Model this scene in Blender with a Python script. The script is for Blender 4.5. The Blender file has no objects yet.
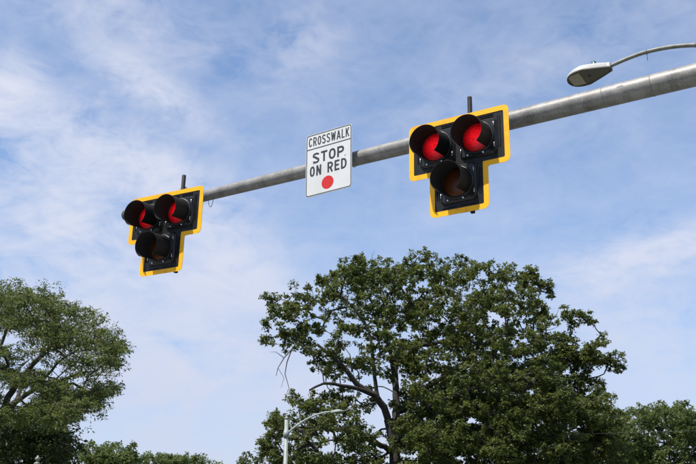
import bpy, math, random
import numpy as np
from mathutils import Vector, Matrix

R_ = math.radians
SC = bpy.context.scene
COL = SC.collection

# ------------------------------------------------------------------ camera
F = 900.0                      # focal length in photo pixels (696 wide)
PHI = 0.3677                   # upward pitch
CZ = 1.6                       # eye height
cd = bpy.data.cameras.new('camera'); cam = bpy.data.objects.new('camera', cd); COL.objects.link(cam)
cam.location = (0, 0, CZ); cam.rotation_euler = (math.pi/2 + PHI, 0, 0)
cd.sensor_width = 36; cd.lens = F/696*36; cd.clip_start = 0.05; cd.clip_end = 6000
SC.camera = cam

def ray(px, py):               # direction of a photo pixel in the world
    a = (px-348)/F; b = -(py-232)/F
    return np.array([a, math.cos(PHI)-b*math.sin(PHI), math.sin(PHI)+b*math.cos(PHI)])
def at(px, py, Y):             # the point on that direction that is Y metres in front
    r = ray(px, py); return np.array([0, 0, CZ]) + r*(Y/r[1])

# the mast arm's frame: D along the arm (towards its pole), N towards the traffic
TH = 0.5677
D = np.array([math.cos(TH), -math.sin(TH), 0]); N = np.array([-math.sin(TH), -math.cos(TH), 0])
O = np.array([-0.2142, 8.9643, 0]) - 0.16*N     # arm axis, in plan, behind the sign
def arm_pt(a, z=None): 
    p = O + a*D; p[2] = CZ + (4.325 - 0.0273*a) if z is None else z
    return p
def arm_d(a): return 0.159 + 0.0130*a

# ------------------------------------------------------------------ sun and sky
SEL, SAZ = R_(62), R_(14)
S = N*math.cos(SEL)*math.cos(SAZ) - D*math.cos(SEL)*math.sin(SAZ) + np.array([0, 0, math.sin(SEL)])
sl = bpy.data.lights.new('sun', 'SUN'); sun = bpy.data.objects.new('sun', sl); COL.objects.link(sun)
sl.energy = 3.9; sl.angle = R_(0.53); sl.color = (1.0, 0.955, 0.89)
sun.rotation_euler = Vector(S).to_track_quat('Z', 'Y').to_euler(); sun.location = (-20, -20, 40)

W = bpy.data.worlds.new('World'); SC.world = W; W.use_nodes = True
nt = W.node_tree; nt.nodes.clear()
def nn(tree, typ, **kw):
    n = tree.nodes.new(typ)
    for k, v in kw.items(): setattr(n, k, v)
    return n
def lk(tree, a, b): tree.links.new(a, b)
def mth(tree, op, a, b=None, c=None, clamp=False):
    n = tree.nodes.new('ShaderNodeMath'); n.operation = op; n.use_clamp = clamp
    for i, v in enumerate((a, b, c)):
        if v is None: continue
        if isinstance(v, (int, float)): n.inputs[i].default_value = v
        else: tree.links.new(v, n.inputs[i])
    return n.outputs[0]
sky = nn(nt, 'ShaderNodeTexSky', sky_type='NISHITA', sun_disc=False)
sky.sun_elevation = SEL; sky.sun_rotation = math.atan2(S[0], S[1])
sky.altitude = 200; sky.air_density = 1.0; sky.dust_density = 0.5; sky.ozone_density = 3.0
tc = nn(nt, 'ShaderNodeTexCoord')
DIR = tc.outputs['Generated']
# cloud banks: soft patches fixed to directions in the sky, broken up by noise
def patch(px, py, rx, ry, ang, amp):
    c = ray(px, py); c /= np.linalg.norm(c)
    r = np.cross(c, [0, 0, 1]); r /= np.linalg.norm(r); u = np.cross(r, c)
    a = R_(ang); r2 = r*math.cos(a)+u*math.sin(a); u2 = -r*math.sin(a)+u*math.cos(a)
    def dot(v):
        n = nn(nt, 'ShaderNodeVectorMath', operation='DOT_PRODUCT'); lk(nt, DIR, n.inputs[0]); n.inputs[1].default_value = tuple(v); return n.outputs['Value']
    x = dot(r2*F/rx); y = dot(u2*F/ry); z = dot(c)
    q = mth(nt, 'ADD', mth(nt, 'MULTIPLY', x, x), mth(nt, 'MULTIPLY', y, y))
    g = mth(nt, 'EXPONENT', mth(nt, 'MULTIPLY', q, -1.0))
    return mth(nt, 'MULTIPLY', mth(nt, 'MULTIPLY', g, mth(nt, 'GREATER_THAN', z, 0.0)), amp)
PATCHES = [(110, 150, 85, 34, -18, .85), (70, 215, 95, 40, -30, .70), (225, 265, 75, 38, -25, .80), (10, 300, 150, 80, 0, .50), (150, 88, 58, 17, -27, .95), (190, 195, 60, 26, -25, .45),
           (660, 250, 75, 20, 5, .95), (590, 285, 110, 24, 10, .40), (680, 330, 110, 50, 0, .40), (300, 45, 28, 40, -60, .30), (520, 78, 150, 28, 18, .18), (-5, 95, 30, 40, -60, .95),
           (280, 430, 300, 80, 0, .35), (110, 12, 110, 26, -10, .42), (190, 360, 140, 50, -10, .55)]
msk = None
for p in PATCHES:
    o = patch(*p); msk = o if msk is None else mth(nt, 'ADD', msk, o)
mp = nn(nt, 'ShaderNodeMapping'); lk(nt, DIR, mp.inputs['Vector'])
mp.inputs['Location'].default_value = (5.1, 7.3, 1.9); mp.inputs['Rotation'].default_value = (0, R_(24), 0); mp.inputs['Scale'].default_value = (4.2, 4.2, 7.5)
n1 = nn(nt, 'ShaderNodeTexNoise'); lk(nt, mp.outputs[0], n1.inputs['Vector'])
n1.inputs['Scale'].default_value = 2.3; n1.inputs['Detail'].default_value = 9; n1.inputs['Roughness'].default_value = 0.60; n1.inputs['Distortion'].default_value = 0.55
n2 = nn(nt, 'ShaderNodeTexNoise'); lk(nt, mp.outputs[0], n2.inputs['Vector'])
n2.inputs['Scale'].default_value = 5.5; n2.inputs['Detail'].default_value = 6; n2.inputs['Roughness'].default_value = 0.6; n2.inputs['Distortion'].default_value = 0.8
nz = mth(nt, 'ADD', mth(nt, 'MULTIPLY', mth(nt, 'SUBTRACT', n1.outputs[0], 0.5), 1.0), mth(nt, 'MULTIPLY', mth(nt, 'SUBTRACT', n2.outputs[0], 0.5), 0.55))
veil = mth(nt, 'MULTIPLY_ADD', nz, 0.40, 0.12)                       # thin high veil everywhere
bank = mth(nt, 'MULTIPLY', msk, mth(nt, 'MULTIPLY_ADD', nz, 2.5, 0.58, clamp=True))
den = mth(nt, 'ADD', mth(nt, 'MAXIMUM', veil, 0.0), bank)
# soft shoulder so the thickest cloud stays short of full cover
den = mth(nt, 'SUBTRACT', 1.0, mth(nt, 'EXPONENT', mth(nt, 'MULTIPLY', den, -1.6)))
mix = nn(nt, 'ShaderNodeMix', data_type='RGBA'); lk(nt, den, mix.inputs[0])
SKYK = 0.125
lk(nt, sky.outputs[0], mix.inputs[6]); mix.inputs[7].default_value = (0.50/SKYK, 0.51/SKYK, 0.575/SKYK, 1)
# pale summer haze round the whole horizon
sep = nn(nt, 'ShaderNodeSeparateXYZ'); lk(nt, DIR, sep.inputs[0])
hz = nn(nt, 'ShaderNodeMapRange', interpolation_type='SMOOTHSTEP'); lk(nt, sep.outputs[2], hz.inputs[0])
hz.inputs[1].default_value = 0.0; hz.inputs[2].default_value = 0.46; hz.inputs[3].default_value = .78; hz.inputs[4].default_value = 0.0
mix2 = nn(nt, 'ShaderNodeMix', data_type='RGBA'); lk(nt, hz.outputs[0], mix2.inputs[0])
lk(nt, mix.outputs[2], mix2.inputs[6]); mix2.inputs[7].default_value = (0.345/SKYK, 0.365/SKYK, 0.46/SKYK, 1)
bg = nn(nt, 'ShaderNodeBackground'); lk(nt, mix2.outputs[2], bg.inputs['Color']); bg.inputs['Strength'].default_value = SKYK
wo = nn(nt, 'ShaderNodeOutputWorld'); lk(nt, bg.outputs[0], wo.inputs['Surface'])

SC.view_settings.view_transform = 'Standard'; SC.view_settings.look = 'None'
SC.view_settings.exposure = 0.7; SC.view_settings.gamma = 1.0; SC.view_settings.use_curve_mapping = False

SC.cycles.max_bounces = 6; SC.cycles.diffuse_bounces = 3; SC.cycles.glossy_bounces = 3

# ------------------------------------------------------------------ materials
MATS = {}
def mat(name, col, rough=.6, metal=0., noise=None, bump=None, emit=None, spec=.5, coat=0):
    """noise = (scale, other colour, low, high, detail); bump = (scale, strength, distance)"""
    m = bpy.data.materials.new(name); m.use_nodes = True; t = m.node_tree
    b = t.nodes['Principled BSDF']
    b.inputs['Base Color'].default_value = (*col, 1); b.inputs['Roughness'].default_value = rough
    b.inputs['Metallic'].default_value = metal; b.inputs['Specular IOR Level'].default_value = spec
    b.inputs['Coat Weight'].default_value = coat
    co = nn(t, 'ShaderNodeTexCoord').outputs['Object']
    if noise:
        x = nn(t, 'ShaderNodeTexNoise'); lk(t, co, x.inputs['Vector']); x.inputs['Scale'].default_value = noise[0]; x.inputs['Detail'].default_value = noise[4] if len(noise) > 4 else 5
        r = nn(t, 'ShaderNodeMapRange'); lk(t, x.outputs[0], r.inputs[0]); r.inputs[1].default_value = noise[2]; r.inputs[2].default_value = noise[3]
        mx = nn(t, 'ShaderNodeMix', data_type='RGBA'); lk(t, r.outputs[0], mx.inputs[0])
        mx.inputs[6].default_value = (*col, 1); mx.inputs[7].default_value = (*noise[1], 1); lk(t, mx.outputs[2], b.inputs['Base Color'])
    if bump:
        x = nn(t, 'ShaderNodeTexNoise'); lk(t, co, x.inputs['Vector']); x.inputs['Scale'].default_value = bump[0]; x.inputs['Detail'].default_value = 4
        bp = nn(t, 'ShaderNodeBump'); lk(t, x.outputs[0], bp.inputs['Height']); bp.inputs['Strength'].default_value = bump[1]; bp.inputs['Distance'].default_value = bump[2]
        lk(t, bp.outputs[0], b.inputs['Normal'])
    if emit:
        b.inputs['Emission Color'].default_value = (*emit[0], 1); b.inputs['Emission Strength'].default_value = emit[1]
    MATS[name] = m; return m

def galvanised():
    m = mat('galvanised steel', (.36, .355, .34), rough=.46, metal=.1)
    t = m.node_tree; b = t.nodes['Principled BSDF']; co = nn(t, 'ShaderNodeTexCoord').outputs['Object']
    v = nn(t, 'ShaderNodeTexVoronoi'); lk(t, co, v.inputs['Vector']); v.inputs['Scale'].default_value = 55
    x = nn(t, 'ShaderNodeTexNoise'); lk(t, co, x.inputs['Vector']); x.inputs['Scale'].default_value = 7; x.inputs['Detail'].default_value = 8; x.inputs['Roughness'].default_value = .7
    mpp = nn(t, 'ShaderNodeMapping'); lk(t, co, mpp.inputs[0]); mpp.inputs['Scale'].default_value = (5.5, .6, .6)
    x2 = nn(t, 'ShaderNodeTexNoise'); lk(t, mpp.outputs[0], x2.inputs['Vector']); x2.inputs['Scale'].default_value = 1.2; x2.inputs['Detail'].default_value = 6
    r = nn(t, 'ShaderNodeValToRGB'); e = r.color_ramp.elements
    e[0].position = .30; e[0].color = (.072, .064, .053, 1); e[1].position = .62; e[1].color = (.275, .262, .238, 1)
    s = mth(t, 'ADD', mth(t, 'MULTIPLY', x.outputs[0], .5), mth(t, 'MULTIPLY', x2.outputs[0], .40))
    s = mth(t, 'ADD', s, mth(t, 'MULTIPLY', v.outputs['Distance'], .15)); lk(t, s, r.inputs[0]); lk(t, r.outputs[0], b.inputs['Base Color'])
    rr = nn(t, 'ShaderNodeMapRange'); lk(t, x.outputs[0], rr.inputs[0]); rr.inputs[3].default_value = .36; rr.inputs[4].default_value = .62; lk(t, rr.outputs[0], b.inputs['Roughness'])
    bp = nn(t, 'ShaderNodeBump'); lk(t, x.outputs[0], bp.inputs['Height']); bp.inputs['Strength'].default_value = .25; bp.inputs['Distance'].default_value = .004; lk(t, bp.outputs[0], b.inputs['Normal'])
    return m
GALV = galvanised()
BLACK = mat('black polycarbonate', (.010, .010, .011), .38, noise=(30, (.018, .018, .018), .4, .7), bump=(120, .12, .002), spec=.3)
VISOR = mat('visor black', (.006, .006, .007), .6, noise=(25, (.012, .012, .012), .4, .7), spec=.2)
VISIN = mat('visor inside flat black', (.030, .028, .028), .85, spec=.1)
PLATE = mat('backplate black', (.011, .011, .012), .45, noise=(18, (.020, .020, .020), .45, .75), spec=.2)
YELLOW = mat('fluorescent yellow sheeting', (.90, .435, .003), .5, noise=(9, (.72, .31, .006), .5, .75), spec=.3)
STEEL = mat('zinc hardware', (.5, .5, .5), .35, metal=.9)
SIGNW = mat('white sign sheeting', (.59, .59, .575), .5, noise=(3, (.53, .53, .51), .4, .75, 2), spec=.35)
SIGNB = mat('black sign ink', (.016, .016, .018), .5)
SIGNR = mat('red sign ink', (.52, .016, .014), .5, spec=.3)
ALU = mat('bare aluminium', (.55, .55, .55), .45, metal=.8)
LUMI = mat('pale grey luminaire paint', (.46, .455, .42), .5, noise=(14, (.34, .33, .30), .45, .75))
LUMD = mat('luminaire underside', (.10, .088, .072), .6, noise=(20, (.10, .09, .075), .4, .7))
LGLASS = mat('luminaire glass', (.40, .36, .25), .25, noise=(40, (.20, .19, .14), .4, .7))
LPOLE = mat('weathered pole', (.22, .22, .19), .55, metal=.1, noise=(10, (.15, .145, .12), .4, .7))
FARP = mat('pale grey green paint', (.28, .305, .28), .5, noise=(4, (.22, .245, .22), .4, .7))
CELL = mat('photocell teal', (.03, .09, .10), .3)
GLOBE = mat('pale lamp finial', (.22, .21, .17), .5, noise=(20, (.12, .11, .09), .4, .7))
CABLE = mat('cable black', (.03, .03, .03), .6)

def lens_mat(name, base, emit=None):
    m = bpy.data.materials.new(name); m.use_nodes = True; t = m.node_tree; b = t.nodes['Principled BSDF']
    b.inputs['Base Color'].default_value = (*base, 1); b.inputs['Roughness'].default_value = .35; b.inputs['Specular IOR Level'].default_value = .3
    co = nn(t, 'ShaderNodeTexCoord').outputs['Object']
    v = nn(t, 'ShaderNodeTexVoronoi'); lk(t, co, v.inputs['Vector']); v.inputs['Scale'].default_value = 62
    bp = nn(t, 'ShaderNodeBump'); lk(t, v.outputs['Distance'], bp.inputs['Height']); bp.inputs['Strength'].default_value = .2; bp.inputs['Distance'].default_value = .003; lk(t, bp.outputs[0], b.inputs['Normal'])
    if emit:
        r = nn(t, 'ShaderNodeMapRange', interpolation_type='SMOOTHSTEP'); lk(t, nn(t, 'ShaderNodeAttribute', attribute_name='edge').outputs['Fac'], r.inputs[0]); r.inputs[1].default_value = .10; r.inputs[2].default_value = 1
        r.inputs[3].default_value = emit[1]*1.1; r.inputs[4].default_value = emit[1]*.12
        led = nn(t, 'ShaderNodeMapRange'); lk(t, v.outputs['Distance'], led.inputs[0]); led.inputs[1].default_value = .1; led.inputs[2].default_value = .65; led.inputs[3].default_value = 1.2; led.inputs[4].default_value = .65
        b.inputs['Emission Color'].default_value = (*emit[0], 1); lk(t, mth(t, 'MULTIPLY', r.outputs[0], led.outputs[0]), b.inputs['Emission Strength'])
    MATS[name] = m; return m
LRED = lens_mat('lit red lens', (.13, .004, .005), ((1.0, .008, .018), .52))
LAMB = lens_mat('unlit amber lens', (.085, .026, .007))

def leaf_mat(name, c1, c2, trans):
    m = bpy.data.materials.new(name); m.use_nodes = True; t = m.node_tree; b = t.nodes['Principled BSDF']
    a = nn(t, 'ShaderNodeAttribute', attribute_name='tint'); mx = nn(t, 'ShaderNodeMix', data_type='RGBA')
    lk(t, a.outputs['Fac'], mx.inputs[0]); mx.inputs[6].default_value = (*c1, 1); mx.inputs[7].default_value = (*c2, 1)
    lk(t, mx.outputs[2], b.inputs['Base Color']); b.inputs['Roughness'].default_value = .5; b.inputs['Specular IOR Level'].default_value = .35
    tr = nn(t, 'ShaderNodeBsdfTranslucent'); hs = nn(t, 'ShaderNodeHueSaturation'); lk(t, mx.outputs[2], hs.inputs['Color']); hs.inputs['Value'].default_value = 1.3; hs.inputs['Hue'].default_value = .485
    lk(t, hs.outputs[0], tr.inputs['Color'])
    ms = nn(t, 'ShaderNodeMixShader'); ms.inputs[0].default_value = trans; lk(t, b.outputs[0], ms.inputs[1]); lk(t, tr.outputs[0], ms.inputs[2])
    lk(t, ms.outputs[0], t.nodes['Material Output'].inputs['Surface']); MATS[name] = m; return m
OAKL = leaf_mat('oak leaves', (.064, .088, .020), (.128, .156, .038), .42)
LOCL = leaf_mat('locust leaflets', (.078, .103, .028), (.136, .165, .050), .45)
FARL = leaf_mat('far foliage', (.070, .104, .028), (.135, .170, .050), .42)
SHDL = leaf_mat('shade-toned foliage', (.034, .050, .016), (.070, .092, .030), .28)  # leaf colour darkened to carry the shade low in the honey locust
BARK = mat('dark bark', (.028, .024, .020), .9, noise=(9, (.055, .047, .039), .4, .7), bump=(14, .6, .05))
DEADB = mat('dead branch', (.10, .085, .07), .9)
GRASS = mat('mown grass', (.055, .085, .025), .9, noise=(.35, (.085, .10, .035), .4, .65))
ASPH = mat('asphalt', (.05, .05, .052), .85, noise=(25, (.075, .075, .075), .4, .7), bump=(180, .3, .004))
CONC = mat('concrete', (.33, .32, .30), .8, noise=(3, (.26, .25, .23), .4, .7))
PAINT = mat('road paint', (.75, .75, .72), .6, noise=(8, (.5, .5, .48), .5, .7))

# ------------------------------------------------------------------ helpers
def link(name, me, m, parent=None, smooth=False):
    me.update()
    o = bpy.data.objects.new(name, me); COL.objects.link(o)
    if m is not None and not me.materials: me.materials.append(m)
    if smooth: me.polygons.foreach_set('use_smooth', [True]*len(me.polygons))
    if parent is not None: o.parent = parent
    return o
def empty(name, loc, rz=0, roll=0):
    o = bpy.data.objects.new(name, None); COL.objects.link(o); o.location = tuple(loc); o.empty_display_size = .2
    o.rotation_euler = (0, roll, rz); return o
def tag(o, label=None, cat=None, group=None, kind=None):
    if label: o['label'] = label
    if cat: o['category'] = cat
    if group: o['group'] = group
    if kind: o['kind'] = kind
    return o

class MB:
    def __init__(s): s.v = []; s.f = []; s.sm = []
    def add(s, vs, fs, smooth=False):
        k = len(s.v); s.v += [tuple(float(c) for c in p) for p in vs]; s.f += [tuple(i+k for i in f) for f in fs]; s.sm += [smooth]*len(fs); return s
    def box(s, a, b, bev=0.0):
        x0, y0, z0 = a; x1, y1, z1 = b
        if bev <= 0:
            v = [(x, y, z) for z in (z0, z1) for y in (y0, y1) for x in (x0, x1)]
            return s.add(v, [(0,2,3,1),(4,5,7,6),(0,1,5,4),(2,6,7,3),(0,4,6,2),(1,3,7,5)])
        # chamfered in plan x-z, extruded along y, with chamfered ends
        def ring(y, i):
            return [(x0+bev, y, z0+i), (x1-bev, y, z0+i), (x1-i, y, z0+bev), (x1-i, y, z1-bev), (x1-bev, y, z1-i), (x0+bev, y, z1-i), (x0+i, y, z1-bev), (x0+i, y, z0+bev)]
        rs = [ring(y0, bev*.5), ring(y0+bev*.5, 0), ring(y1-bev*.5, 0), ring(y1, bev*.5)]
        fs = []
        for k in range(3):
            for j in range(8): fs.append((k*8+j, k*8+(j+1) % 8, (k+1)*8+(j+1) % 8, (k+1)*8+j))
        fs += [tuple(range(7, -1, -1)), tuple(range(24, 32))]
        return s.add(sum(rs, []), fs)
    def tube(s, pts, rad, n=16, caps=True, ref=None):
        pts = [np.array(p, float) for p in pts]; rad = [rad]*len(pts) if isinstance(rad, (int, float)) else rad
        v = []; up = None
        for i, p in enumerate(pts):
            t = pts[min(i+1, len(pts)-1)] - pts[max(i-1, 0)]; t /= np.linalg.norm(t)
            if up is None: up = np.array([0, 0, 1.]) if abs(t[2]) < .9 else np.array([1., 0, 0])
            x = np.cross(t, up); x /= np.linalg.norm(x); y = np.cross(x, t); up = y
            for j in range(n):
                a = 2*math.pi*j/n; v.append(p + rad[i]*(x*math.cos(a)+y*math.sin(a)))
        f = [(i*n+j, i*n+(j+1) % n, (i+1)*n+(j+1) % n, (i+1)*n+j) for i in range(len(pts)-1) for j in range(n)]
        s.add(v, f, True)
        if caps:
            k = len(s.v)-len(v); s.f += [tuple(k+j for j in range(n-1, -1, -1)), tuple(k+(len(pts)-1)*n+j for j in range(n))]; s.sm += [False, False]
        return s
    def lathe(s, prof, n=24, M=None):        # profile (r, h) turned about local z
        v = []; 
        for r, h in prof:
            for j in range(n):
                a = 2*math.pi*j/n; p = Vector((r*math.cos(a), r*math.sin(a), h)); v.append(M @ p if M else p)
        f = [(i*n+j, i*n+(j+1) % n, (i+1)*n+(j+1) % n, (i+1)*n+j) for i in range(len(prof)-1) for j in range(n)]
        return s.add(v, f, True)
    def prism(s, out, y0, y1):               # outline (x, z), extruded along y; y0 is the front
        n = len(out); v = [(x, y0, z) for x, z in out] + [(x, y1, z) for x, z in out]
        f = [tuple(range(n)), tuple(range(2*n-1, n-1, -1))] + [(i, i+n, (i+1) % n+n, (i+1) % n) for i in range(n)]
        return s.add(v, f)
    def frame(s, out, inn, y0, y1):          # ring between two outlines of equal count
        n = len(out); v = [(x, y0, z) for x, z in out]+[(x, y0, z) for x, z in inn]+[(x, y1, z) for x, z in out]+[(x, y1, z) for x, z in inn]
        f = []
        for i in range(n):
            j = (i+1) % n
            f += [(i, j, n+j, n+i), (2*n+i, 3*n+i, 3*n+j, 2*n+j), (i, 2*n+i, 2*n+j, j), (n+i, n+j, 3*n+j, 3*n+i)]
        return s.add(v, f)
    def build(s, name, m, parent=None):
        me = bpy.data.meshes.new(name); me.from_pydata(s.v, [], s.f); me.polygons.foreach_set('use_smooth', s.sm)
        return link(name, me, m, parent)

def rounded(corners, rad, n=5):
    """corners (x, z, convex) counter-clockwise -> outline with rounded corners"""
    out = []; m = len(corners)
    for i, c in enumerate(corners):
        r = rad[i] if isinstance(rad, (list, tuple)) else rad
        p = np.array(c, float); a = np.array(corners[i-1], float)-p; b = np.array(corners[(i+1) % m], float)-p
        a /= np.linalg.norm(a); b /= np.linalg.norm(b)
        ctr = p + (a+b)*r
        s0 = -b*r; s1 = -a*r              # from the tangent point on the incoming edge to that on the outgoing one
        for k in range(n):
            t = k/(n-1)*math.pi/2; q = ctr + s0*math.cos(t) + s1*math.sin(t); out.append((q[0], q[1]))
    return out

# ------------------------------------------------------------------ the ground, road and pavements (below the frame)
def strip(name, a0, a1, z, m, k0=-60, k1=400, zlow=None):
    b = MB(); c = [O+a*D-k*N for k in (k0, k1) for a in (a0, a1)]
    if zlow is None: b.add([(*p[:2], z) for p in c], [(0, 1, 3, 2)])
    else:
        v = [(*p[:2], zlow) for p in c]+[(*p[:2], z) for p in c]; b.add(v, [(4,5,7,6),(0,1,5,4),(2,6,7,3),(0,4,6,2),(1,3,7,5)])
    return tag(b.build(name, m), kind='structure')
g = MB(); g.add([(-2500, -2500, 0), (2500, -2500, 0), (2500, 2500, 0), (-2500, 2500, 0)], [(0, 1, 2, 3)]); tag(g.build('ground', GRASS), kind='structure')
strip('road', -8.2, 4.1, .004, ASPH)
strip('kerb', 4.1, 4.25, .13, CONC, zlow=-.05); strip('kerb', -8.35, -8.2, .13, CONC, zlow=-.05)
strip('pavement', 4.25, 6.6, .12, CONC, zlow=-.05); strip('pavement', -10.4, -8.35, .12, CONC, zlow=-.05)
for i in range(10):
    a = -7.6+i*1.2; strip('crosswalk_stripe', a, a+.6, .008, PAINT, k0=-4.5, k1=-1.5)

# ------------------------------------------------------------------ mast with its arm
PA = 5.25                                     # pole of the mast, along the arm
base = arm_pt(PA, .12)
mast = tag(empty('signal_mast', base, -TH), 'long tapering galvanised steel mast arm carrying the beacons and the crosswalk sign', 'mast')
def ml(a, z): return (a-PA, 0, z-.12)         # local to the mast
MB().tube([(0, 0, .04), (0, 0, 7.2)], [.17, .12], 20).build('pole', GALV, mast)
b = MB().lathe([(.0, 0), (.3, 0), (.3, .045), (.19, .045), (.185, .2), (.165, .2)], 20); b.build('base_flange', GALV, mast)
MB().tube([(0, 0, 7.2), (0, 0, 7.23), (0, 0, 7.27)], [.13, .12, .03], 20).build('pole_cap', GALV, mast)
al = np.linspace(PA-.14, -3.23, 40)
MB().tube([ml(a, arm_pt(a)[2]) for a in al], [arm_d(a)/2 for a in al], 24).build('arm', GALV, mast)
z0 = arm_pt(PA-.14)[2]
MB().tube([ml(PA-.12, z0), ml(PA-.20, z0+.002)], .21, 20).build('arm_flange', GALV, mast)
e = [ml(a, arm_pt(a)[2]) for a in (-3.20, -3.23, -3.285, -3.30)]
MB().tube(e, [.064, .072, .072, .060], 24).build('end_cap', mat('end cap grey', (.07, .068, .066), .5), mast)
for a in (3.02, 3.47):
    MB().tube([ml(a-.004, arm_pt(a)[2]), ml(a+.004, arm_pt(a)[2])], arm_d(a)/2+.0025, 24).build('weld_band', GALV, mast)
for a in (3.2,):
    p = ml(a, arm_pt(a)[2]); r = arm_d(a)/2
    MB().box((p[0]-.03, p[1]-r*1.0, p[2]-r*.1), (p[0]+.03, p[1]-r*.8, p[2]+r*.28), .006).build('wire_hole_cover', GALV, mast)

# ------------------------------------------------------------------ beacon heads
PW, PB, PH, PT = 1.066, .615, 1.03, .60
LX, LZ1, LZ2 = .218, PH/2-.30, -PH/2+.305
def tee(inset=0.):
    i = inset
    return [(-PB/2+i, -PH/2+i), (PB/2-i, -PH/2+i), (PB/2-i, PH/2-PT+i), (PW/2-i, PH/2-PT+i), (PW/2-i, PH/2-i), (-PW/2+i, PH/2-i), (-PW/2+i, PH/2-PT+i), (-PB/2+i, PH/2-PT+i)]
RAD = [.055, .055, .02, .055, .055, .055, .055, .02]
def section(parent, lx, lz, lit, visor_tilt):
    s = MB().box((lx-.19, -.028, lz-.19), (lx+.19, .13, lz+.19), .035).build('signal_section', BLACK, parent)
    # the door ring round the lens
    d = MB()
    Mx = Matrix.Translation((lx, -.028, lz)) @ Matrix.Rotation(math.pi/2, 4, 'X')
    d.lathe([(.172, 0), (.172, .014), (.150, .022), (.146, .004)], 36, Mx); d.build('door_ring', BLACK, s)
    # domed lens
    prof = [(.147*math.sin(t), .012+.028*math.cos(t)) for t in np.linspace(math.pi/2, 0.0005, 9)]
    le = MB().lathe(prof, 36, Mx).build('lens', LRED if lit else LAMB, s)
    ra = le.data.attributes.new('edge', 'FLOAT', 'POINT'); ra.data.foreach_set('value', np.repeat([q[0]/.147 for q in prof], 36).astype(np.float32))
    # tunnel visor: open along the bottom, dipping a little, front edge swept back below
    n = 44; L = .285; gap = R_(38); th = .003
    rows = 9; v = []; f = []
    def P(u, w, r):
        a = -math.pi/2+gap+u*(2*math.pi-2*gap)
        sweep = L*(1-.10*(1-math.sin(a))/2)
        y = -(.03+sweep*w); q = Vector((r*math.cos(a), y, r*math.sin(a)))
        return (lx+q.x, q.y, lz+q.z-visor_tilt*(-y))
    def shell(r, mb, flip):
        v = [P(i/n, j/rows, r*(1+.02*j/rows)) for j in range(rows+1) for i in range(n+1)]
        f = [(j*(n+1)+i, j*(n+1)+i+1, (j+1)*(n+1)+i+1, (j+1)*(n+1)+i) for j in range(rows) for i in range(n)]
        if flip: f = [tuple(reversed(q)) for q in f]
        mb.add(v, f, True)
    o = MB(); shell(.156, o, False)
    # lip joining the outer and the inner skin
    lip = [P(i/n, 1, r) for r in (.156*1.02, .153*1.02) for i in range(n+1)]
    o.add(lip, [(i, i+1, n+2+i, n+1+i) for i in range(n)])
    for u in (0, 1):
        e = [P(u, j/rows, r*(1+.02*j/rows)) for r in (.156, .153) for j in range(rows+1)]
        o.add(e, [(j, j+1, rows+2+j, rows+1+j) for j in range(rows)])
    o.build('visor', VISOR, s)
    q = MB(); shell(.153, q, True); q.build('visor_lining', VISIN, s)
    # hinge and latch hardware on the door
    for sx in (-1, 1):
        for sz in (-.11, .11):
            p0 = (lx+sx*.172, -.03, lz+sz)
            MB().tube([(p0[0], -.024, p0[2]-.02), (p0[0], -.040, p0[2]-.018), (p0[0], -.040, p0[2]+.018), (p0[0], -.024, p0[2]+.02)], .006, 6).build('hinge_pin', STEEL, s)
    for sx, sz in ((-.1, -.172), (.06, -.172)):
        MB().tube([(lx+sx, -.026, lz+sz), (lx+sx, -.05, lz+sz)], [.011, .008], 8).build('latch_screw', STEEL, s)
    return s

def beacon(name, a, noff, z, yaw, roll, label, zarm):
    c = O + a*D + noff*N; c[2] = CZ+z
    t = tag(empty(name, c, -(TH+yaw), roll), label, 'traffic signal', 'beacons hung from the mast arm')
    out = rounded(tee(), RAD); inn = rounded(tee(.053), [max(.01, r-.04) for r in RAD])
    MB().prism(rounded(tee(.002), RAD), 0, .004).build('backplate', PLATE, t)
    MB().frame(out, inn, -.0045, -.0008).build('reflective_border', YELLOW, t)
    # pressed louvre slots of the plate
    lv = []
    for sx in (-1, 1):
        for k in range(2): lv += [((sx*(.415+.022*k)), .07+LZ1-.19, .007, .32)]
        for k in range(2): lv += [((sx*(.212+.020*k)), LZ2-.13, .006, .26)]
    for x, zz, w, h in lv:
        MB().box((x-w/2, -.010, zz), (x+w/2, -.0005, zz+h)).build('louvre', PLATE, t)
    for k, zz in enumerate((PH/2-.072, PH/2-.092)):
        for x in (-.3, -.1, .1, .3):
            MB().box((x-.075, -.010, zz-.003), (x+.075, -.0005, zz+.003)).build('louvre', PLATE, t)
    for x in (-.1, .1):
        MB().box((x-.075, -.010, -PH/2+.075), (x+.075, -.0005, -PH/2+.081)).build('louvre', PLATE, t)
    section(t, -LX, LZ1, True, .13); section(t, LX, LZ1, True, .13); section(t, 0, LZ2, False, .13)
    # mounting tube and clamp behind
    br = MB().tube([(.03, .245, -PH/2+.085), (.03, .245, PH/2+.32)], .025, 8).build('mounting_tube', VISOR, t)
    za = zarm-c[2]; r = arm_d(a)/2
    cl = MB(); cl.box((-.06, .262, za-.13), (.06, noff-r+.012, za+.13), .012); cl.build('arm_clamp', ALU, t)
    for dx in (-.045, .045):
        MB().tube([(dx, noff+(r+.006)*math.cos(q), za+(r+.006)*math.sin(q)) for q in np.linspace(-math.pi*.98, math.pi*.98, 25)], .006, 6, caps=False).build('clamp_band', STEEL, t)
    for zz in (LZ1+.20, LZ2-.185):
        MB().box((-.10, .12, zz-.02), (.10, .24, zz+.02), .008).build('bracket_arm', BLACK, t)
    return t
beacon('crosswalk_beacon', 1.6637, .3869, 3.7418, -.0195, .0259, 'larger black beacon with two red lights and a yellow border, nearer the street light', arm_pt(1.6637)[2])
beacon('crosswalk_beacon', -2.1829, .3885, 3.8243, -.1023, .0163, 'smaller black beacon with two red lights and a yellow border, at the arm tip', arm_pt(-2.1829)[2])
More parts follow.
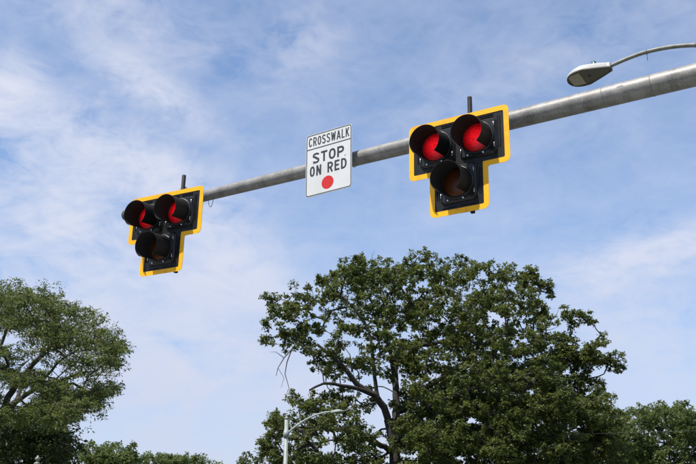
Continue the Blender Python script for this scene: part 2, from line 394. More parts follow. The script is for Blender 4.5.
# loop of spare cable below the arm beside the far beacon
c0 = arm_pt(-1.89); 
lp = []
for q in np.linspace(0, 1, 22):
    s_ = math.sin(q*math.pi); lp.append((c0[0]+D[0]*(.02+.085*q), c0[1]+D[1]*(.02+.085*q), c0[2]-arm_d(-1.86)/2+.004-.105*s_**.8))
cb = MB().tube(lp, .0035, 6).build('cable_loop', CABLE, None); cb.parent = mast; cb.matrix_parent_inverse = (Matrix.Translation(mast.location) @ Matrix.Rotation(-TH, 4, 'Z')).inverted()

# ------------------------------------------------------------------ crosswalk sign
SW, SH = .61, .762
sc_ = O + .16*N; sc_[2] = CZ+4.2936
sign = tag(empty('regulatory_sign', sc_, -TH, .0037), 'white CROSSWALK STOP ON RED sign with a red dot on the mast arm', 'sign')
rect = lambda w, h: [(-w/2, -h/2), (w/2, -h/2), (w/2, h/2), (-w/2, h/2)]
MB().prism(rounded(rect(SW, SH), .04), 0, .0032).build('panel', ALU, sign)
MB().prism(rounded(rect(SW-.002, SH-.002), .039), -.0012, -.0003).build('face', SIGNW, sign)
pf = MB(); pf.frame(rounded(rect(SW-.014, SH-.014), .033), rounded(rect(SW-.034, SH-.034), .025), -.0022, -.0014)
zt = SH/2-.242*SH
pf.box((-SW/2+.016, -.0021, zt-.006), (SW/2-.016, -.0014, zt+.006)); pf.build('printed_border', SIGNB, sign)
def glyph(ch, w, t):
    """centre lines of a highway-style capital, width w (in units of the height), stroke t"""
    h = t/2; L, Rr, B, T = h, w-h, h, 1-h
    def arc(cx, cy, rx, ry, a0, a1, n=18, sq=.86):
        o = []
        for q in np.linspace(R_(a0), R_(a1), n):
            c, d = math.cos(q), math.sin(q); o.append((cx+rx*math.copysign(abs(c)**sq, c), cy+ry*math.copysign(abs(d)**sq, d)))
        return o
    if ch == 'O': return [arc(w/2, .5, w/2-h, .5-h, 90, 450, 41)]
    if ch == 'C': return [arc(w/2, .5, w/2-h, .5-h, 32, 328, 31)]
    if ch == 'S': return [arc(w/2, .745, w/2-h, .255-h, 12, 262, 22)+arc(w/2, .265, w/2-h, .265-h+.012, 82, -168, 22)]
    if ch in 'PR':
        m = .46; r = min((T-m)/2, w*.42); o = [[(L, 0), (L, 1)], [(L, T), (Rr-r, T)]+arc(Rr-r, (T+m)/2, r, (T-m)/2, 84, -84, 14, 1)+[(Rr-r, m), (L, m)]]
        if ch == 'R': o.append([(w*.50, m), (Rr+h*.1, 0)])
        return o
    if ch == 'D': r = w*.5; return [[(L, 0), (L, 1)], [(L, T), (Rr-r, T)]+arc(Rr-r, .5, r, .5-h, 84, -84, 18, .85)+[(Rr-r, B), (L, B)]]
    if ch == 'E': return [[(L, 0), (L, 1)], [(L, T), (w, T)], [(L, .52), (w*.88, .52)], [(L, B), (w, B)]]
    if ch == 'L': return [[(L, 0), (L, 1)], [(L, B), (w, B)]]
    if ch == 'T': return [[(0, T), (w, T)], [(w/2, 1-h), (w/2, 0)]]
    if ch == 'N': return [[(L, 0), (L, 1)], [(Rr, 0), (Rr, 1)], [(L, 1-h*.4), (Rr, h*.4)]]
    if ch == 'K': return [[(L, 0), (L, 1)], [(L, .36), (Rr, 1)], [(w*.40, .56), (Rr+h*.2, 0)]]
    if ch == 'A': return [[(h*.9, 0), (w/2, 1-h*.3)], [(w-h*.9, 0), (w/2, 1-h*.3)], [(w*.2, .27), (w*.8, .27)]]
    if ch == 'W': return [[(h*.8, 1), (w*.28, h*.3)], [(w*.28, h*.3), (w*.5, .9)], [(w*.5, .9), (w*.72, h*.3)], [(w*.72, h*.3), (w-h*.8, 1)]]
    return []
def text(word, x0, x1, z0, z1, t, gap):
    H = z1-z0; wd = {'W': 1.28, 'L': .86, 'E': .88, ' ': .45, 'A': 1.12, 'T': .95}
    ws = [wd.get(c, 1.0) for c in word]; u = (x1-x0-gap*(len(word)-1))/sum(ws); x = x0; mb = MB(); lay = 0
    for c, k in zip(word, ws):
        w = u*k
        for st in glyph(c, w/H, t/H):
            p = np.array(st)*H; n = len(p); closed = np.allclose(p[0], p[-1]); y = -.0022-.00012*(lay % 6); lay += 1
            d = np.diff(p, axis=0); d /= np.linalg.norm(d, axis=1, keepdims=True)+1e-12
            a, b = [], []
            for i in range(n):
                d0 = d[i-1] if i > 0 else (d[-1] if closed else d[0]); d1 = d[i] if i < n-1 else (d[0] if closed else d[-1])
                m = d0+d1; m /= np.linalg.norm(m); nv = np.array([-m[1], m[0]])*(t/2)/max(.5, abs(m@d1))
                a.append(p[i]+nv); b.append(p[i]-nv)
            V = [(x+q[0], y, z0+q[1]) for q in a+b]
            mb.add(V, [(i, i+1, n+i+1, n+i) for i in range(n-1)])
        x += w+gap
    mb.build('lettering', SIGNB, sign)
fx = lambda q: (q-.5)*SW
fz = lambda q: (.5-q)*SH
text('CROSSWALK', fx(.060), fx(.945), fz(.197), fz(.052), .0145, .0125)
text('STOP', fx(.152), fx(.835), fz(.484), fz(.316), .0235, .020)
text('ON', fx(.095), fx(.345), fz(.686), fz(.522), .0215, .020)
text('RED', fx(.480), fx(.890), fz(.686), fz(.522), .0215, .020)
dm = MB(); dm.add([(fx(.485)+.078*math.cos(q), -.0022, fz(.835)+.078*math.sin(q)) for q in np.linspace(0, 2*math.pi, 41)[:-1]], [tuple(range(40))]); dm.build('red_dot', SIGNR, sign)
for x, z in ((-.20, fz(.475)), (.215, fz(.475))):
    MB().tube([(x, -.001, z), (x, -.008, z)], [.007, .005], 8).build('bolt', ALU, sign)
za = arm_pt(0)[2]-sc_[2]; r0 = arm_d(0)/2
for dx in (-.20, .215):
    MB().box((dx-.02, .0035, za-.11), (dx+.02, .16-r0+.008, za+.11), .006).build('mounting_bracket', ALU, sign)
    MB().tube([(dx, .16+(r0+.005)*math.cos(q), za+.0273*-dx+(r0+.005)*math.sin(q)) for q in np.linspace(-math.pi*.98, math.pi*.98, 25)], .006, 6, caps=False).build('strap', STEEL, sign)

# ------------------------------------------------------------------ street lights
def luminaire(parent, M, sc, top, under, glass, cell):
    """local: x towards the tip, z up; origin at the tube joint"""
    L, Wd = .70*sc, .50*sc
    def half(x):                                    # half width along the head
        t = x/L
        if t < .58: return (.062+(.25-.062)*(t/.58)**.9)*sc
        return Wd/2*math.sqrt(max(0, 1-((t-.58)/.42)**2.7))
    def topz(x):
        t = x/L; return (.095+.040*math.sin(min(1, t/.5)*math.pi/2) - .105*max(0, (t-.45)/.55)**1.8)*sc
    xs = list(np.linspace(0, .58*L, 9))+list(L*(.58+.42*np.sin(np.linspace(.12, math.pi/2*.985, 12))))
    n = 12; v = []; f = []
    for x in xs:
        h = half(x); tz = topz(x)
        for j in range(n+1):
            a = math.pi*j/n; v.append(M @ Vector((x, h*math.cos(a), -.012*sc+max(.012*sc, tz)*math.sin(a)**.62)))
    m = n+1
    f = [(i*m+j, i*m+j+1, (i+1)*m+j+1, (i+1)*m+j) for i in range(len(xs)-1) for j in range(n)]
    f += [tuple(range(m)), tuple((len(xs)-1)*m+j for j in range(n, -1, -1))]
    body = MB().add(v, f, True).build('luminaire_head', top, parent)
    # underside rim and pan
    def loop(k, z): return [M @ Vector((x*1.0, k*half(x), z)) for x in xs]
    pan = MB()
    rim = [(x, half(x)) for x in xs]+[(x, -half(x)) for x in reversed(xs)]
    inn = [(.02*sc+(x)*.955, y*.90) for x, y in rim]
    k = len(rim)
    vv = [M @ Vector((x, y, -.012*sc)) for x, y in rim]+[M @ Vector((x, y, -.030*sc)) for x, y in rim]+[M @ Vector((x, y, -.030*sc)) for x, y in inn]+[M @ Vector((x, y, -.018*sc)) for x, y in inn]
    ff = []
    for q in range(3):
        for i in range(k): j = (i+1) % k; ff.append((q*k+i, q*k+j, (q+1)*k+j, (q+1)*k+i))
    pan.add(vv, ff); pan.add([M @ Vector((x, y, -.0185*sc)) for x, y in inn], [tuple(range(k))]); pan.build('underside_pan', under, body)
    gl = MB(); gx = [x for x in np.linspace(.66*L, .925*L, 9)]
    go = [(x, min(half(x)*.80, .18*sc)) for x in gx]; go = go+[(x, -y) for x, y in reversed(go)]
    gl.add([M @ Vector((x, y, -.027*sc)) for x, y in go]+[M @ Vector((x, y, -.019*sc)) for x, y in go], [tuple(range(len(go)))]+[(i, (i+1) % len(go), len(go)+(i+1) % len(go), len(go)+i) for i in range(len(go))])
    gl.build('glass_panel', glass, body)
    MB().tube([M @ Vector((.50*L, 0, -.019*sc)), M @ Vector((.50*L, 0, -.034*sc))], .018*sc, 10).build('latch', CABLE, body)
    if cell:
        MB().tube([M @ Vector((.36*L, 0, .085*sc)), M @ Vector((.36*L, 0, .125*sc)), M @ Vector((.36*L, 0, .19*sc)), M @ Vector((.36*L, 0, .20*sc))], [.036*sc, .04*sc, .036*sc, .02*sc], 12).build('photocell', CELL, body)

# near street light behind the mast arm: head parallel to the arm, pole beyond the right edge of the picture
J = at(611, 64.5, 12.05)                                       # joint of head and tube
dx_ = -D
kk = 3.55
poleb = J + D*kk; poleb[2] = .12
sl1 = tag(empty('street_light', poleb, -TH), 'grey cobra-head street light on a curved tube above the mast arm', 'street light')
jz = J[2]-.12
prof = [(0, -1.05), (.6, -.78), (1.2, -.50), (1.75, -.27), (2.24, -.10), (2.62, .0), (3.0, .04), (3.3, .02), (kk+.06, -.03)]
tube = []
for i in range(len(prof)-1):
    for q in np.linspace(0, 1, 6)[:-1]:
        p0, p1, p2, p3 = (np.array(prof[max(0, min(len(prof)-1, i+o))]) for o in (-1, 0, 1, 2))
        tube.append(.5*(2*p1+(p2-p0)*q+(2*p0-5*p1+4*p2-p3)*q*q+(3*p1-p0-3*p2+p3)*q**3))
tube.append(np.array(prof[-1]))
MB().tube([(-t[0], 0, jz+t[1]) for t in tube], [.042-.013*t[0]/kk for t in tube], 14).build('arm', LPOLE, sl1)
MB().tube([(0, 0, 0), (0, 0, jz-.95)], [.11, .07], 18).build('pole', LPOLE, sl1)
MB().tube([(0, 0, 0), (0, 0, .06), (0, 0, .1)], [.2, .2, .12], 18).build('base_flange', LPOLE, sl1)
for xx in (3.0, 2.3):
    z_ = np.interp(xx, [t[0] for t in tube], [t[1] for t in tube])
    MB().tube([(-xx+.012, 0, jz+z_), (-xx-.012, 0, jz+z_)], .038, 14).build('arm_band', LPOLE, sl1)
MB().tube([(-3.0, 0, jz+.03), (-3.002, 0, jz-.11)], .004, 6).build('wire_stub', CABLE, sl1)
Mh = Matrix.Translation((-kk, 0, jz-.045)) @ Matrix.Rotation(math.pi, 4, 'Z') @ Matrix.Rotation(R_(3), 4, 'Y')
luminaire(sl1, Mh, 1.0, LUMI, LUMD, LGLASS, True)

# far street light in front of the oak
FB = at(285.5, 464, 40.0); FB[2] = 0
topz = at(287, 419, 40.0)[2]; armz = at(287, 430, 40.0)[2]; tipz = at(336, 413, 40.0)[2]
sl2 = tag(empty('street_light', FB, R_(-8)), 'pale street light with one curved arm in front of the big oak', 'street light')
MB().tube([(0, 0, 0), (0, 0, topz)], [.13, .085], 14).build('pole', FARP, sl2)
MB().tube([(0, 0, topz-.01), (0, 0, topz+.05), (0, 0, topz+.09)], [.10, .10, .03], 12).build('pole_cap', FARP, sl2)
Lr = 1.95; pts = []
for q in np.linspace(0, 1, 18): pts.append((.05+Lr*q, 0, armz-.18+(tipz-armz+.18)*math.sin(q*math.pi/2)**.85))
MB().tube(pts, [.05-.014*q for q in np.linspace(0, 1, 18)], 10).build('arm', FARP, sl2)
MB().tube([(0, 0, armz-.34), (0, 0, armz-.02)], .115, 14).build('arm_collar', FARP, sl2)
luminaire(sl2, Matrix.Translation((Lr+.02, 0, tipz-.03)) @ Matrix.Rotation(R_(-4), 4, 'Y'), .88, FARP, FARP, LGLASS, False)

# thin overhead line from the far street light to a pole beyond the right edge
ca = at(286, 437, 40.0); cbp = at(790, 428, 40.0); cg = cbp.copy(); cg[2] = 0
ol = tag(empty('overhead_line', cg), 'thin pale overhead wire strung across the front of the big oak', 'wire')
MB().tube([ca+(cbp-ca)*q-np.array([0, 0, .10*math.sin(q*math.pi)])-cg for q in np.linspace(0, 1, 24)], .005, 5).build('cable', mat('aged cable', (.085, .078, .07), .8), ol)
MB().tube([(0, 0, 0), (0, 0, cbp[2]+.6)], [.16, .11], 12).build('pole', BARK, ol)

# post-top ringed lamp finial at the lower left edge
PB_ = at(37, 464, 28.0); pz = at(37, 455.3, 28.0)[2]; PB_[2] = 0
pl = tag(empty('post_lamp', PB_), 'post lamp with a pale ringed top before the dark left trees', 'lamp post')
MB().tube([(0, 0, 0), (0, 0, pz-.62)], [.08, .045], 12).build('post', LPOLE, pl)
MB().lathe([(.0, 0), (.16, 0), (.16, .08), (.1, .16), (.09, .4), (.06, .45)], 16).build('post_base', LPOLE, pl)
b = MB(); pr = []
for i in range(4):
    z_ = pz-.62+.15*i; w = .085 if i < 3 else .075
    pr += [(.035, z_), (w, z_+.03), (w+.01, z_+.06), (w, z_+.09), (.035, z_+.12)]
pr += [(.03, pz-.02), (.0, pz)]
b.lathe(pr, 16).build('ringed_top', GLOBE, pl)

# ------------------------------------------------------------------ trees
def tree(name, label, skel, clumps, leafm, crad, per, lsize, group, seed, droop=0., flat=.6, tip=.010, dead=None, expo=.45, bark=BARK, squash=.62, lw=.55, sub=4, srad=.5):
    """skel: list of (points, r0, r1) world polylines, the first starts on the ground; clumps: (n,3) world centres"""
    rg = np.random.default_rng(seed)
    pos = []; par = []; rad = []; children = []
    def addnode(p, q, r): pos.append(p); par.append(q); rad.append(r); return len(pos)-1
    for pts, r0, r1 in skel:
        pts = [np.array(p, float) for p in pts]; m = len(pts); out = []
        for i in range(m-1):
            p0, p1, p2, p3 = pts[max(i-1, 0)], pts[i], pts[i+1], pts[min(i+2, m-1)]
            k = max(2, int(np.linalg.norm(p2-p1)/.35))
            for q in np.arange(k)/k: out.append(.5*(2*p1+(p2-p0)*q+(2*p0-5*p1+4*p2-p3)*q*q+(3*p1-p0-3*p2+p3)*q**3))
        out.append(pts[-1])
        out = np.array(out); out[1:-1] += rg.normal(0, .03, (len(out)-2, 3))
        if pos:
            A = np.array(pos); prev = int(np.argmin(((A-out[0])**2).sum(1)))
        else: prev = -1
        for i, p in enumerate(out):
            prev = addnode(p, prev, r0+(r1-r0)*i/(len(out)-1))
    # twigs: every clump grows from the nearest wood
    A = np.zeros((len(pos)+len(clumps)*7, 3)); n = len(pos); A[:n] = pos
    order = np.argsort(np.min(((clumps[:, None, :]-A[None, :n:3, :])**2).sum(2), axis=1))
    ends = []
    for ci in order:
        c = clumps[ci]; dd = ((A[:n]-c)**2).sum(1); dd += np.where(A[:n, 2] > c[2], .8*(A[:n, 2]-c[2])**2, 0); k = int(np.argmin(dd))
        p = A[k].copy(); L = np.linalg.norm(c-p); m = int(np.clip(L/.35, 1, 6)); prev = k
        bend = rg.normal(0, .12, 3)*L + np.array([0, 0, .10*L])
        for i in range(1, m+1):
            q = i/m; pt = p+(c-p)*q+bend*math.sin(q*math.pi)*.8
            A[n] = pt; pos.append(pt); par.append(prev); rad.append(0); prev = n; n += 1
        ends.append(prev)
    P = np.array(pos); par = np.array(par); cnt = np.zeros(n); cnt[ends] = 1
    for i in range(n-1, 0, -1):
        if par[i] >= 0: cnt[par[i]] += cnt[i]
    rr = np.maximum(np.array(rad), tip*np.maximum(cnt, 1)**expo*(np.array(rad) == 0))
    # wood mesh: a tapered prism per edge, ends overlapping at the joints
    ed = np.array([(par[i], i) for i in range(1, n) if par[i] >= 0])
    a = P[ed[:, 0]]; bq = P[ed[:, 1]]; r1 = rr[ed[:, 1]]; r0 = np.minimum(rr[ed[:, 0]], r1*1.5)
    t = bq-a; ln = np.linalg.norm(t, axis=1, keepdims=True)+1e-9; t = t/ln
    bq = bq + t*r1[:, None]*.3
    up = np.where(np.abs(t[:, 2:3]) < .9, np.array([[0, 0, 1.]]), np.array([[1., 0, 0]]))
    x = np.cross(t, up); x /= np.linalg.norm(x, axis=1, keepdims=True)+1e-9; y = np.cross(x, t)
    ns = 6; v = np.zeros((len(ed), 2*ns, 3))
    for j in range(ns):
        q = 2*math.pi*j/ns; o = x*math.cos(q)+y*math.sin(q); v[:, j] = a+o*r0[:, None]; v[:, ns+j] = bq+o*r1[:, None]
    bi = (np.arange(len(ed))*2*ns)[:, None, None]
    fq = np.array([[j, (j+1) % ns, ns+(j+1) % ns, ns+j] for j in range(ns)])[None]+bi
    def mesh(nm, V, Q):
        me = bpy.data.meshes.new(nm); k = Q.shape[1]
        me.vertices.add(len(V)); me.vertices.foreach_set('co', V.ravel().astype(np.float32))
        me.loops.add(Q.size); me.loops.foreach_set('vertex_index', Q.ravel().astype(np.int32))
        me.polygons.add(len(Q)); me.polygons.foreach_set('loop_start', np.arange(0, Q.size, k, dtype=np.int32))
        me.update(calc_edges=True); return me
    g0 = P[0]
    root = tag(empty(name, g0), label, 'tree', group)
    V = v.reshape(-1, 3)-g0; link('trunk', mesh('trunk', V, fq.reshape(-1, 4)), bark, root, True)
    # leaves: every clump is a few rosettes at twig ends
    def ball(m, p):
        d = rg.normal(0, 1, (m, 3)); d /= np.linalg.norm(d, axis=1, keepdims=True); return d, rg.uniform(0, 1, m)**p
    K = len(clumps); d, rho = ball(K*sub, .4); size = np.repeat(rg.uniform(.7, 1.3, K), sub)
    off = d*(rho*size)[:, None]*crad; off[:, 2] *= squash
    if droop: off[:, 2] -= droop*(off[:, 0]**2+off[:, 1]**2)/crad
    ros = np.repeat(clumps, sub, axis=0)+off; per = max(3, per//sub)
    cc = np.repeat(ros, per, axis=0); M = len(cc); d, rho = ball(M, .5)
    rs = np.repeat(rg.uniform(.6, 1.3, K*sub), per)
    off = d*(rho*rs)[:, None]*crad*srad; off[:, 2] *= min(1, squash*1.4)
    if droop: off[:, 2] -= droop*(off[:, 0]**2+off[:, 1]**2)/(crad*srad)
    c = cc+off; per = per*sub
    ax = d+rg.normal(0, .55, (M, 3)); ax[:, 2] = ax[:, 2]*.6-.15-droop*.5; ax /= np.linalg.norm(ax, axis=1, keepdims=True)
    nm = rg.normal(0, flat, (M, 3))+np.array([0, 0, 1.])+d*.35
    sd = np.cross(nm, ax); sd /= np.linalg.norm(sd, axis=1, keepdims=True); nm = np.cross(ax, sd)
    s = lsize*rg.uniform(.5, 1.45, M)[:, None]
    Lv = np.zeros((M, 4, 3)); Lv[:, 0] = c-ax*s*.5; Lv[:, 1] = c+sd*s*lw*.5+nm*s*.10+ax*s*.05; Lv[:, 2] = c+ax*s*.5-nm*s*.05; Lv[:, 3] = c-sd*s*lw*.5+nm*s*.10+ax*s*.05
    Q = np.arange(M*4).reshape(M, 4)
    tri = np.concatenate([Q[:, [0, 1, 2]], Q[:, [0, 2, 3]]])
    me = mesh('crown', Lv.reshape(-1, 3)-g0, tri)
    tv = np.clip(np.repeat(rg.normal(.45, .26, K), per)+rg.normal(0, .26, M), 0, 1)
    at_ = me.attributes.new('tint', 'FLOAT', 'FACE'); at_.data.foreach_set('value', np.concatenate([tv, tv]).astype(np.float32))
    cr = link('crown', me, leafm, root); cr['kind'] = 'stuff'
    if dead:
        for pts, r0, r1 in dead:
            pts = [np.array(p)-g0 for p in pts]; MB().tube(pts, list(np.linspace(r0, r1, len(pts))), 6).build('dead_branch', DEADB, root)
    return root

from mathutils import noise as mnoise
def puffs(spec, Y, depth, xc, xr, seed, dens, jitter=.3, thin=-.12, nf=.62, solid=False):
    """crown volume: silhouette lobes (px, py, rx, ry [, weight, fixed depth]) set at depths inside the crown's own thickness"""
    rg = np.random.default_rng(seed); out = []
    for sp in spec:
        px, py, rx, ry = sp[:4]; wt = sp[4] if len(sp) > 4 else 1
        half = depth*math.sqrt(max(.03, 1-((px-xc)/xr)**2)); rm = .5*(rx+ry)*Y/F
        k = max(1, int(round(half*2/(rm*1.9)))) if len(sp) < 6 else 1
        if solid and len(sp) < 6: k = min(k, 2 if px < 330 and py < 400 else 3 if px < 400 else 2 if py < 292 else 3 if py < 345 else 5)
        if solid and px < 345 and py < 400: half *= .45
        for i in range(k):
            dz = -half+half*2*(i+.5)/k+rg.normal(0, jitter) if len(sp) < 6 else sp[5]
            if k > 1: ox, oy = rg.normal(0, .22, 2)
            else: ox = oy = 0
            vol = rx*ry*rm*(Y/F)**2; m = max(4, int(dens*wt*vol**.80))
            d = rg.normal(0, 1, (m, 3)); d /= np.linalg.norm(d, axis=1, keepdims=True); d *= (rg.uniform(.12, 1, m)**.42)[:, None]
            for q in d:
                p = at(px+(ox+q[0])*rx, py+(oy-q[1])*ry, Y+dz+q[2]*rm)
                if mnoise.noise(Vector(p)*nf)+.5*mnoise.noise(Vector(p)*nf*2.3) > (-9 if wt > 1.3 else thin + (.12 if wt < 1 else 0) - (.30 if solid and px > 400 and py > 385 else (.12 if solid and px > 440 else .20 if solid and px < 400 else 0))): out.append(p)
    return np.array(out)
def line(Y, *pp): return [at(p[0], p[1], Y+(p[2] if len(p) > 2 else 0)) for p in pp]

# the big oak
OY = 45.0
ob = at(395, 464, OY); og = ob.copy(); og[2] = 0
oak_sk = [([og, og+(0, 0, 1.2), ob]+line(OY, (393, 440), (389, 421)), .42, .27),
          (line(OY, (391, 428), (384, 408, -.3), (375, 395, -.6), (358, 384, -1), (345, 368, -1.3), (336, 360, -1.5), (318, 345, -1.6)), .20, .06),
          (line(OY, (375, 395, -.6), (356, 388, -1.4), (340, 386, -2), (324, 383, -2.4), (310, 390, -2.8)), .13, .05),
          (line(OY, (393, 438), (396, 405, .6), (395, 380, .9), (398, 355, 1.2), (415, 346, 1.5), (436, 344, 2.0), (458, 338, 2)), .24, .08),
          (line(OY, (395, 380, .9), (390, 350, .3), (385, 325, 0), (388, 295, -.4)), .14, .04),
          (line(OY, (378, 398, -.6), (373, 372, -.8), (372, 350, -1), (367, 327, -1.2), (352, 306, -1.4), (340, 296, -1.5)), .12, .04),
          (line(OY, (398, 440), (420, 415, -2), (450, 398, -3.5), (490, 385, -4.4), (530, 374, -4.5)), .2, .06),
          (line(OY, (396, 415, .6), (430, 385, 3), (470, 365, 4), (520, 350, 4.2), (548, 345, 4)), .2, .06),
          (line(OY, (399, 446), (440, 438, 1), (500, 425, 1.2), (560, 405, 1), (600, 398, .8)), .18, .05),
          (line(OY, (530, 374, 1.0), (560, 376, .8), (588, 378, .6), (604, 374, .5)), .07, .03),
          (line(OY, (393, 452), (370, 440, -1.5), (340, 430, -2.6), (305, 428, -3), (280, 430, -3)), .15, .04)]
oak_pf = [(384, 338, 12, 10, 1.5, -2.5), (370, 350, 11, 9, 1.5, -2), (388, 378, 9, 9, 1.5, -2), (356, 372, 9, 7, 1.5, 1), (398, 404, 9, 8, 1.5, -2.5), (432, 264, 15, 8, 1.6, 0), (446, 286, 17, 12, 1.5, 1.2), (404, 352, 13, 11, 1.5, -1.5), (420, 374, 15, 12, 1.5, -1), (408, 398, 12, 11, 1.5, 2.5), (378, 318, 12, 9, 1.4, 1), (392, 284, 14, 9, 1.4, 1.5), (345, 396, 14, 8, 1.5, 1), (376, 405, 8, 8, 1.4, 3), (414, 420, 10, 12, 1.5, -2), (300, 398, 10, 6, 1.5, -2.5), (320, 358, 9, 6, 1.4, -1),
          (279, 307, 16, 12), (272, 300, 9, 6, 1.5, .3), (268, 322, 8, 7, 1.5, -.3), (296, 322, 20, 14), (304, 303, 18, 12), (286, 338, 15, 9), (311, 346, 15, 9), (300, 290, 10, 7, 1.4, .5), (321, 280, 4, 5, 2, -.5), (336, 277, 8, 6, 1.4, .4), (357, 266, 8, 6, 1.6, .2), (264, 340, 3, 4, 2, .2), (335, 352, 15, 10), (352, 362, 13, 9), (372, 366, 12, 9), (330, 370, 10, 7), (388, 350, 12, 10), (345, 380, 12, 8, 1, 1.5), (405, 372, 12, 10, 1, 2), (368, 388, 9, 7, 1, 2), (412, 350, 14, 10), (327, 296, 20, 16), (322, 324, 16, 12, 1), (346, 278, 19, 15), (348, 304, 20, 15, .9), (345, 332, 15, 11, 1),
          (372, 272, 22, 14), (377, 300, 22, 17), (366, 334, 14, 12, .99), (398, 272, 22, 15), (427, 268, 24, 15), (409, 300, 25, 18), (457, 272, 25, 15), (485, 270, 23, 14), (512, 278, 22, 15), (536, 290, 16, 14), (440, 302, 27, 20),
          (475, 302, 26, 20), (510, 308, 26, 20), (537, 312, 13, 12), (415, 332, 25, 15), (450, 334, 28, 18), (488, 340, 30, 20), (525, 340, 25, 18), (391, 330, 15, 14, .8),
          (573, 314, 17, 8, 2.2, .6), (586, 322, 9, 5, 2, .4), (556, 346, 17, 13, 2, .6), (579, 350, 18, 13, 2, .5), (594, 354, 14, 12, 2, -.4), (560, 356, 20, 14, 1.6, 2.2), (585, 362, 16, 10, 1.6, 1.8), (570, 328, 6, 10, 2, .5), (616, 357, 9, 4, 2.4, .2), (576, 372, 20, 10, 1.4, 1.2), (600, 341, 10, 7, 1.8, .4), (611, 364, 12, 8, 2.2, .5), (566, 362, 16, 8, 1.6, .2), (588, 385, 18, 8, 2.2, .8), (548, 322, 10, 8, 1.5, .3),
          (430, 366, 24, 15, .9), (465, 372, 28, 18), (505, 376, 30, 20), (543, 376, 22, 17), (425, 396, 24, 18, .9), (460, 405, 32, 20), (505, 410, 35, 22), (550, 408, 32, 20), (588, 410, 24, 18),
          (612, 420, 17, 14), (410, 430, 22, 20, .9), (450, 440, 35, 22), (500, 444, 36, 22), (555, 442, 36, 22), (600, 445, 26, 22),
          (330, 402, 20, 12, .9), (352, 412, 18, 14, .8), (306, 409, 18, 11, .9), (283, 420, 16, 12), (268, 440, 14, 12), (297, 440, 20, 14), (330, 432, 22, 15), (362, 438, 20, 16), (265, 458, 16, 10), (300, 462, 28, 12), (345, 462, 28, 14), (385, 470, 20, 14), (430, 470, 30, 14), (520, 472, 50, 16), (590, 472, 40, 16), (280, 482, 35, 16), (340, 490, 40, 18), (420, 495, 40, 18), (500, 498, 50, 18), (580, 496, 45, 18)]
oak_cl = puffs(oak_pf, OY, 7.0, 440, 195, 11, 25, thin=.0, nf=.95, solid=True); print('oak clumps', len(oak_cl))
oak_dead = [(line(OY, (300, 345, -1.6), (292, 349, -1.7), (284, 358, -1.8), (278, 368, -1.9), (276, 376, -1.9)), .05, .012), (line(OY, (292, 349, -1.7), (287, 362, -1.5), (285, 374, -1.4), (289, 388, -1.4), (286, 396, -1.4)), .035, .008),
            (line(OY, (284, 358, -1.8), (276, 352, -2), (270, 352, -2)), .02, .006), (line(OY, (278, 368, -1.9), (284, 378, -2), (281, 388, -2)), .018, .006), (line(OY, (318, 345, -1.6), (308, 348, -1.6), (300, 345, -1.6)), .06, .05),
            (line(OY, (532, 334, .6), (545, 326, .5), (556, 316, .4), (560, 306, .4)), .04, .008), (line(OY, (540, 330, .5), (550, 330, .3), (560, 326, .3)), .025, .006), (line(OY, (588, 352, .5), (598, 338, .4), (606, 330, .4)), .025, .006),
            (line(OY, (335, 350, -1.3), (340, 335, -1.4), (338, 320, -1.4)), .04, .012), (line(OY, (324, 383, -2.4), (322, 370, -2.4), (316, 362, -2.4)), .035, .01), (line(OY, (352, 372, -1.2), (350, 355, -1.2), (343, 345, -1.1)), .045, .015), (line(OY, (372, 268, -.5), (372, 256, -.5), (375, 250, -.5)), .02, .005)]
tree('oak_tree', 'big spreading oak with dark limbs and dead twigs behind the far lamp', oak_sk, oak_cl, OAKL, .34, 76, .142, 'trees behind the road', 5, dead=oak_dead, expo=.36, tip=.0115)

# honey locust on the left
LY = 33.0
lb = at(-14, 464, LY); lg = lb.copy(); lg[2] = 0
loc_sk = [([lg, lg+(0, 0, 1.2), lb]+line(LY, (-12, 440), (-6, 420)), .30, .20),
          (line(LY, (-8, 425), (8, 398, -.5), (25, 372, -1), (45, 352, -1.3), (70, 335, -1.5)), .15, .04),
          (line(LY, (-6, 420), (16, 402, .5), (38, 388, 1), (60, 380, 1.4), (90, 372, 1.5)), .13, .03),
          (line(LY, (-8, 425), (-10, 390, 1), (0, 350, 1.4), (10, 315, 1.5)), .14, .03),
          (line(LY, (16, 402, .5), (30, 372, 1.5), (48, 340, 2), (60, 318, 2.2)), .09, .025),
          (line(LY, (-10, 390, 1), (-40, 350, .5), (-70, 320, 0)), .1, .03),
          (line(LY, (38, 388, 1), (58, 364, .2), (84, 350, -.2), (104, 348, -.3)), .07, .02)]
loc_pf = [(8, 296, 22, 12), (35, 302, 22, 12), (60, 308, 20, 11), (85, 318, 18, 10), (102, 331, 14, 9), (114, 346, 9, 8), (15, 320, 24, 12), (45, 328, 24, 12), (75, 338, 22, 11), (100, 350, 18, 11), (110, 366, 12, 10), (20, 348, 20, 11, .7), (52, 354, 18, 9, .8),
          (84, 366, 18, 11, .8), (102, 386, 14, 10), (90, 392, 16, 12), (62, 384, 15, 9, .6), (70, 405, 20, 13), (95, 404, 11, 8, .7), (5, 372, 16, 11), (32, 376, 14, 8), (50, 392, 14, 7), (35, 408, 18, 9), (15, 412, 16, 10), (8, 392, 14, 12, .6), (58, 420, 14, 8, .7), (-20, 310, 24, 16), (-45, 335, 26, 18), (-60, 365, 24, 20), (-35, 385, 24, 20), (-15, 350, 22, 16), (-30, 420, 26, 22)]
loc_cl = puffs(loc_pf, LY, 4.4, 25, 125, 21, 40, thin=.06, nf=1.0); print('locust clumps', len(loc_cl))
tree('locust_tree', 'feathery honey locust with arching dark limbs at the left edge', loc_sk, loc_cl, LOCL, .50, 96, .115, 'trees behind the road', 8, droop=.35, lw=.36, tip=.008, squash=.40, sub=6, srad=.45)

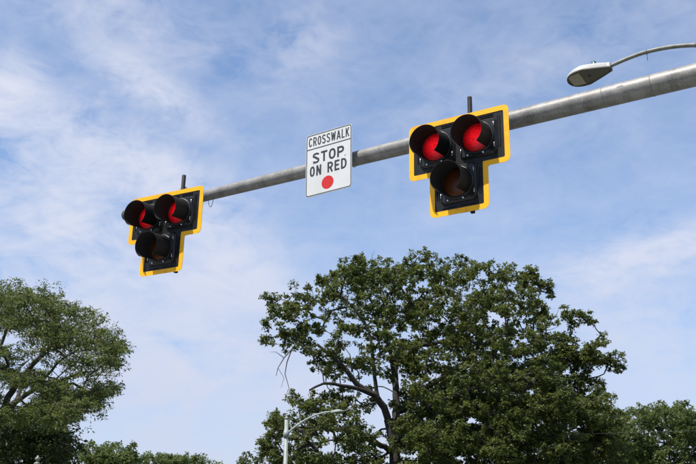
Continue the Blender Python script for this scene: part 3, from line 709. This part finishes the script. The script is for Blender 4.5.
def simple_tree(name, label, Y, base_px, top, pf, leafm, seed, depth, xc, xr, crad=.55, per=45, ls=.26, dens=14):
    b0 = at(base_px, 464, Y); g0 = b0.copy(); g0[2] = 0; h = at(base_px, top, Y)[2]
    sk = [([g0, g0+(0, 0, h*.25), g0+(.1, .1, h*.5), g0+(.2, 0, h*.82)], .028*h*.6, .05)]
    rg = np.random.default_rng(seed)
    for i in range(5):
        q = rg.uniform(0, 6.28); z = h*(.28+.09*i); sk.append(([g0+(.05, .05, z), g0+(1.1*math.cos(q), 1.1*math.sin(q), z+.9), g0+(2.2*math.cos(q), 2.2*math.sin(q), z+2.0)], .10, .04))
    return tree(name, label, sk, puffs(pf, Y, depth, xc, xr, seed, dens), leafm, crad, per, ls, 'trees behind the road', seed+1, tip=.012)
simple_tree('locust_shade_mass', 'added dark tree standing in for the shaded lower crown of the honey locust', 40, 30, 420, [(8, 432, 26, 16), (34, 430, 22, 14), (56, 438, 18, 12), (10, 446, 30, 16), (45, 444, 24, 16), (66, 452, 16, 12), (30, 462, 40, 18), (-20, 452, 30, 22), (72, 468, 16, 12), (20, 485, 50, 20)], SHDL, 31, 3.2, 25, 70, per=80, ls=.17, dens=16)  # added mass: its dark leaves stand for locust foliage in shade
simple_tree('distant_tree', 'small far green tree left, beside the shaded corner foliage', 85, 110, 446, [(96, 456, 12, 10), (112, 454, 12, 8), (126, 456, 13, 9), (105, 468, 22, 12), (130, 470, 18, 12), (115, 488, 28, 14)], FARL, 41, 3.6, 113, 35, crad=.8, per=84, ls=.27, dens=9)
simple_tree('distant_tree', 'far low green tree, rightmost of the row at the bottom left', 95, 182, 455, [(152, 462, 9, 7), (166, 462, 10, 7), (183, 461, 13, 6), (202, 463, 12, 7), (170, 476, 26, 12), (200, 476, 18, 12), (185, 490, 32, 14)], FARL, 51, 3.6, 182, 40, crad=.8, per=84, ls=.27, dens=9)
simple_tree('maple_tree', 'lighter green rounded tree at the right edge beyond the oak', 58, 668, 405, [(634, 424, 18, 13), (655, 414, 17, 9), (678, 413, 16, 9), (694, 424, 16, 12), (645, 440, 22, 15), (672, 434, 22, 14), (700, 445, 20, 16), (650, 462, 30, 16), (690, 466, 30, 16), (630, 455, 18, 14), (715, 436, 20, 14), (670, 490, 50, 20)], FARL, 61, 4.5, 670, 62, crad=.5, per=70, ls=.19, dens=17)
